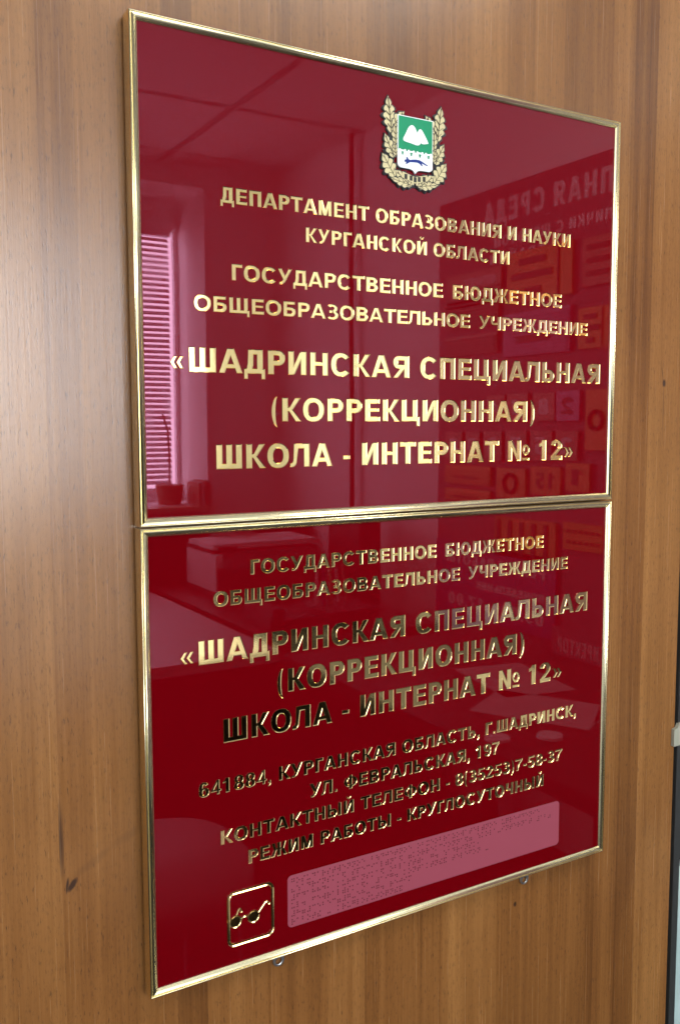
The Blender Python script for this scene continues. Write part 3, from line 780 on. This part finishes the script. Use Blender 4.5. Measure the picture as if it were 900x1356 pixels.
box_ob('side_cover', (1.183, 1.215, -2.93, -2.61, .78, .93), PLASTICW, pr, bevel=.008, segs=3)
box_ob('paper_sheet', (1.30, 1.50, -2.93, -2.925, .951, 1.06), PAPER, pr)
box_ob('control_panel', (1.215, 1.30, -2.70, -2.655, .938, .957), PLASTICB, pr, bevel=.002)
box_ob('output_slot', (1.36, 1.64, -2.605, -2.597, .85, .875), PLASTICB, pr, bevel=.001)
tw = empty('computer_case', (1.66, -2.5, .75), 'black computer case beside the printer', 'computer case')
box_ob('case_body', (1.70, 1.80, -2.60, -2.35, .0, 1.08), PLASTICB, tw, bevel=.004); box_ob('case_front', (1.705, 1.795, -2.349, -2.343, .5, 1.07), DARKDESK, tw, bevel=.002)
# low clutter: telephone and a black desk organiser
ph = empty('telephone', (1.2, -2.0, .75), 'black desk telephone on the dark printer cabinet', 'telephone')
bm = bmesh.new(); vs = box(bm, 1.08, 1.26, -2.12, -1.92, .752, .80); bm_to('phone_body', bm, PLASTICB, ph, bevel=.012, segs=3)
box_ob('handset', (1.085, 1.13, -2.13, -1.91, .803, .84), PLASTICB, ph, bevel=.015, segs=3)
og = empty('desk_organiser', (1.33, -2.0, .75), 'black desk organiser with pens on the dark printer cabinet', 'organiser')
box_ob('tray', (1.30, 1.50, -2.15, -1.90, .752, .81), PLASTICB, og, bevel=.006)
for i in range(5):
    bm = bmesh.new(); x = 1.33+i*.032; tube(bm, [(x, -2.05, .80), (x+.01, -2.06-.01*i, .93+.015*(i % 3))], .006, 8); bm_to('pen', bm, (PLASTICW, BLUE, GOLD, PAPER, POTM)[i], og)
# seat in front of the panel, low
ch = empty('office_chair', (.40, -1.05, 0), 'pale padded chair pushed out below the lower plaque', 'chair')
bm = bmesh.new()
pts = rrect(120, 560, -1240, -840, 150, 8)
lo = [bm.verts.new((x/1000, y/1000, .44)) for x, y in pts]; hi = [bm.verts.new((x/1000, y/1000, .52)) for x, y in pts]
bm.faces.new(lo[::-1]); bm.faces.new(hi)
for i in range(len(pts)): bm.faces.new((lo[i-1], lo[i], hi[i], hi[i-1]))
bm_to('seat', bm, CHAIRM, ch, bevel=.03, segs=4, smooth=True)
for x in (.16, .50):
    for y in (-1.2, -.88):
        bm = bmesh.new(); tube(bm, [(x, y, 0), (x, y, .45)], .014, 8); bm_to('leg', bm, STEEL, ch)
# dark side table with papers and a door sign
tb = empty('side_table', (1.5, -1.1, 0), 'dark side table strewn with papers along the display board wall', 'table')
box_ob('table_top', (1.0, 1.84, -1.68, -.35, .715, .75), DARKDESK, tb, bevel=.004)
for x in (1.05, 1.77):
    for y in (-1.63, -.42): box_ob('leg', (x, x+.04, y-.02, y+.02, 0, .714), PLASTICB, tb, bevel=.002)
def paper(x, y, rot, sx, sy, label, m=PAPER):
    bm = bmesh.new(); box(bm, -sx/2, sx/2, -sy/2, sy/2, 0, .0012)
    bm.transform(Matrix.Translation((x, y, .7505)) @ Matrix.Rotation(rot, 4, 'Z'))
    o = bm_to('paper_sheet', bm, m); tag(o, label, 'paper', 'papers on the side table'); return o
paper(1.42, -1.10, .2, .21, .297, 'white paper sheet lying at an angle, farthest back on the side table')
paper(1.30, -.86, -.5, .21, .297, 'white paper sheet lying turned at the middle of the side table')
paper(1.46, -.72, .9, .15, .21, 'small white paper sheet nearest to the wood panel on the side table')
for i, (x, y) in enumerate(((1.06, -.74), (1.17, -.69))):
    bm = bmesh.new(); bmesh.ops.create_cone(bm, cap_ends=True, segments=24, radius1=.03, radius2=.028, depth=.006, matrix=Matrix.Translation((x, y, .7545)))
    tag(bm_to('coaster', bm, PLASTICW), ('round grey coaster nearer the table edge', 'round grey coaster nearer the wood panel')[i], 'coaster', 'coasters on the side table')
# display board with signs on the side wall
bd = box_ob('display_board', (1.905, 1.929, -2.10, -.10, .55, Z0+.47), BOARD, bevel=.002)
tag(bd, 'dark display board full of sample signs on the side wall', 'board')
XF = 1.9045
for tx, yr, z, cap, wd in (('ДОСТУПНАЯ СРЕДА', -.55, .330, .080, 1.29), ('ТАБЛИЧКИ С ШРИФТОМ', -.85, .262, .036, .88), ('БРАЙЛЯ', -1.45, .205, .036, .34)):
    pass
def board_text(tx, y0, y1, z, cap, mat_, name='lettering', parent=None, xf=None):
    """lettering from y0 (reader's left when facing the board: nearest the panel) to y1"""
    lay = layout(tx, .95, .05); a, b_ = extents(lay)
    L_ = abs(y1-y0); sc = L_/(b_-a)
    loops = [[((x+px-a)*sc*1000, py*cap*1000) for px, py in l] for x, lps in lay for l in lps]
    pl = Matrix(((0, 0, -1, (xf or XF)-.0005), (-1, 0, 0, y0), (0, 1, 0, Z0+z), (0, 0, 0, 1)))
    return relief(name, loops, 0, .001, 0, mat_, parent, place=pl)
for tx, y0, y1, z, cap in (('ДОСТУПНАЯ СРЕДА', -.90, -1.84, .345, .078), ('ТАБЛИЧКИ С ШРИФТОМ', -1.12, -1.78, .262, .036), ('БРАЙЛЯ', -1.52, -1.80, .205, .034)):
    # one stands facing +x with +y at the left hand, so text runs towards -y
    board_text(tx, y0, y1, z, cap, LETTERW, parent=bd)
SIG = [('orange_bars', 1.695, 1.387, .226, .057, SIGNWOOD, 'orange wooden sample sign with three dark bars below the board title'),
       ('notary', 2.039, 1.726, .194, .073, SIGNBROWN, 'brown sample sign with pale engraved word beside the orange sign'),
       ('plain', 1.342, 1.212, .219, .071, SIGNBROWN, 'narrow brown sample sign at the top of the board near the wood panel'),
       ('lines', 2.053, 1.740, .097, -.002, SIGNBROWN, 'brown sample sign with fine ridges under the pale worded sign'),
       ('lines', 2.049, 1.746, -.030, -.101, SIGNBROWN, 'low brown ridged sample sign, third one down at the board end'),
       ('wavy', 1.709, 1.392, .023, -.123, SIGNMAUVE, 'mauve sample sign with wavy ridges and a dark slot in the board middle'),
       ('orange_bars', 1.354, 1.227, .005, -.120, SIGNWOOD, 'small orange sample sign beside the mauve wavy one'),
       ('4', 1.797, 1.701, -.254, -.340, SIGNBROWN, 'brown number plate reading 4'), ('1', 1.687, 1.581, -.252, -.343, SIGNBROWN, 'brown ridged number plate reading 1 beside plate 4'),
       ('8', 1.554, 1.455, -.253, -.344, SIGNBROWN, 'brown number plate reading 8 beside the mauve plate'),
       ('2', 1.447, 1.343, -.249, -.345, SIGNMAUVE, 'mauve number plate reading 2'),
       ('ring', 1.314, 1.223, -.249, -.438, SIGNWOOD, 'tall orange sample sign with a dark ring'),
       ('6', 2.040, 1.937, -.384, -.491, SIGNBROWN, 'brown number plate reading 6 at the far end of the second row'),
       ('9', 1.916, 1.835, -.384, -.487, SIGNBROWN, 'brown number plate reading 9 in the second row'),
       ('3', 1.812, 1.714, -.381, -.484, SIGNBROWN, 'brown number plate reading 3 in the second row'),
       ('7', 1.693, 1.586, -.378, -.481, SIGNBROWN, 'brown number plate reading 7 in the second row'),
       ('5', 1.566, 1.465, -.377, -.477, SIGNBROWN, 'brown number plate reading 5 in the second row'),
       ('2', 1.447, 1.346, -.377, -.473, SIGNBROWN, 'brown number plate reading 2 in the second row'),
       ('wavy', 2.038, 1.774, -.509, -.578, SIGNWOOD, 'wide orange sample sign under the number plates'),
       ('wavy', 2.037, 1.773, -.596, -.642, SIGNWOOD, 'flat orange sample sign under the wide orange one'),
       ('ring', 1.738, 1.590, -.509, -.614, SIGNWOOD, 'square orange sample sign with a ring in the bottom row'),
       ('15', 1.563, 1.421, -.497, -.592, SIGNWOOD, 'orange number plate reading 15'),
       ('1', 1.396, 1.291, -.481, -.572, SIGNWOOD, 'orange number plate reading 1'),
       ('slats', 1.743, 1.436, -.682, -.821, SIGNWOOD, 'large orange slatted sample sign low on the board'),
       ('holes', 1.401, 1.232, -.674, -.760, SIGNWOOD, 'orange sample sign with drilled dots low on the board'),
       ('sheet', 2.093, 1.433, -.800, -1.225, SHEETM, 'violet opening hours sheet at the bottom of the board')]
for kind, ya, yb, zt, zb, m, lab in SIG:
    ya, yb = -ya, -yb           # ya is farther from the panel
    t = empty('sample_sign', (XF, (ya+yb)/2, Z0+zb), lab, 'sign', 'sample signs on the display board')
    zs, zt2 = Z0+zb, Z0+zt
    box_ob('plate', (1.892, XF-.0002, ya, yb, zs, zt2), m, t, bevel=.003)
    xf = 1.892; w_ = yb-ya; h_ = zt-zb
    def piece(name, y0, y1, z0, z1, mm, th=.004): box_ob(name, (xf-th, xf-.0002, y0, y1, z0, z1), mm, t, bevel=.0008, segs=1)
    if kind == 'orange_bars':
        for f0, f1, g in ((.2, .62, .78), (.08, .72, .5), (.3, .55, .2)): piece('bar', ya+w_*f0, ya+w_*f1, zs+h_*(g-.06), zs+h_*(g+.06), SIGNDARK)
        piece('end_strip', ya+w_*.80, ya+w_*.82, zs+.004, zt2-.004, SIGNDARK)
    elif kind == 'notary':
        board_text('НОТАРИУС', yb-.03, ya+.10, zt-.055, .032, LETTERW, parent=t, xf=xf)
        for i in range(4): piece('ridge', ya+.01, yb-.01, zs+.008+i*.015, zs+.014+i*.015, SIGNDARK)
    elif kind in ('lines', 'wavy'):
        n = max(3, int(h_/.013))
        for i in range(n): piece('ridge', ya+.008, yb-.008, zs+.006+i*(h_-.012)/n, zs+.006+(i+.45)*(h_-.012)/n, SIGNDARK if kind == 'lines' else m, .005)
        if kind == 'wavy': piece('slot', ya+w_*.22, ya+w_*.72, zs+h_*.3, zs+h_*.45, SIGNDARK, .007)
    elif kind == 'plain':
        for i in range(3): piece('bar', ya+.02, yb-.02, zs+.03+i*.04, zs+.045+i*.04, SIGNDARK)
    elif kind == 'ring':
        bm = bmesh.new(); rr = min(w_, h_)*.3; cy0, cz0 = (ya+yb)/2, zs+h_*.5
        tube(bm, [(xf-.002, cy0+rr*math.cos(a*math.pi/12), cz0+rr*math.sin(a*math.pi/12)) for a in range(24)], .007, 6, True); bm_to('ring', bm, SIGNDARK, t)
    elif kind == 'slats':
        for i in range(5): piece('slat', ya+.012+i*w_/5.1, ya+.03+i*w_/5.1, zs+.01, zt2-.01, SIGNDARK)
    elif kind == 'holes':
        for i in range(6):
            for j in range(2): piece('dot', ya+.02+i*.025, ya+.03+i*.025, zs+.02+j*.035, zs+.03+j*.035, SIGNDARK)
    elif kind == 'sheet':
        for tx, f, z, c in (('РЕЖИМ РАБОТЫ', .82, -.06, .04), ('ПОНЕДЕЛЬНИК', .55, -.14, .028), ('09.00 - 17.00', .8, -.22, .045), ('ОБЕД', .35, -.31, .03)):
            board_text(tx, yb-.05, yb-.05-w_*f, zt+z-.02, c, LETTERW, parent=t, xf=xf)
    else:
        wl = min(w_*.62, h_*.55*len(kind))
        board_text(kind, (ya+yb)/2+wl/2, (ya+yb)/2-wl/2, zb+h_*.22, h_*.56, SIGNDARK if m != SIGNBROWN else LETTERW, parent=t, xf=xf)
# standing door sign on the side table
ds = empty('door_sign', (1.72, -1.1, .75), 'clear door sign with pale letters standing on the side table', 'sign')
box_ob('plate', (1.715, 1.722, -1.26, -.98, .7515, .84), BOARD, ds, bevel=.001)
board_text('ДИРЕКТОР', -1.04, -1.235, .765-Z0, .045, PAPER, parent=ds, xf=1.715)
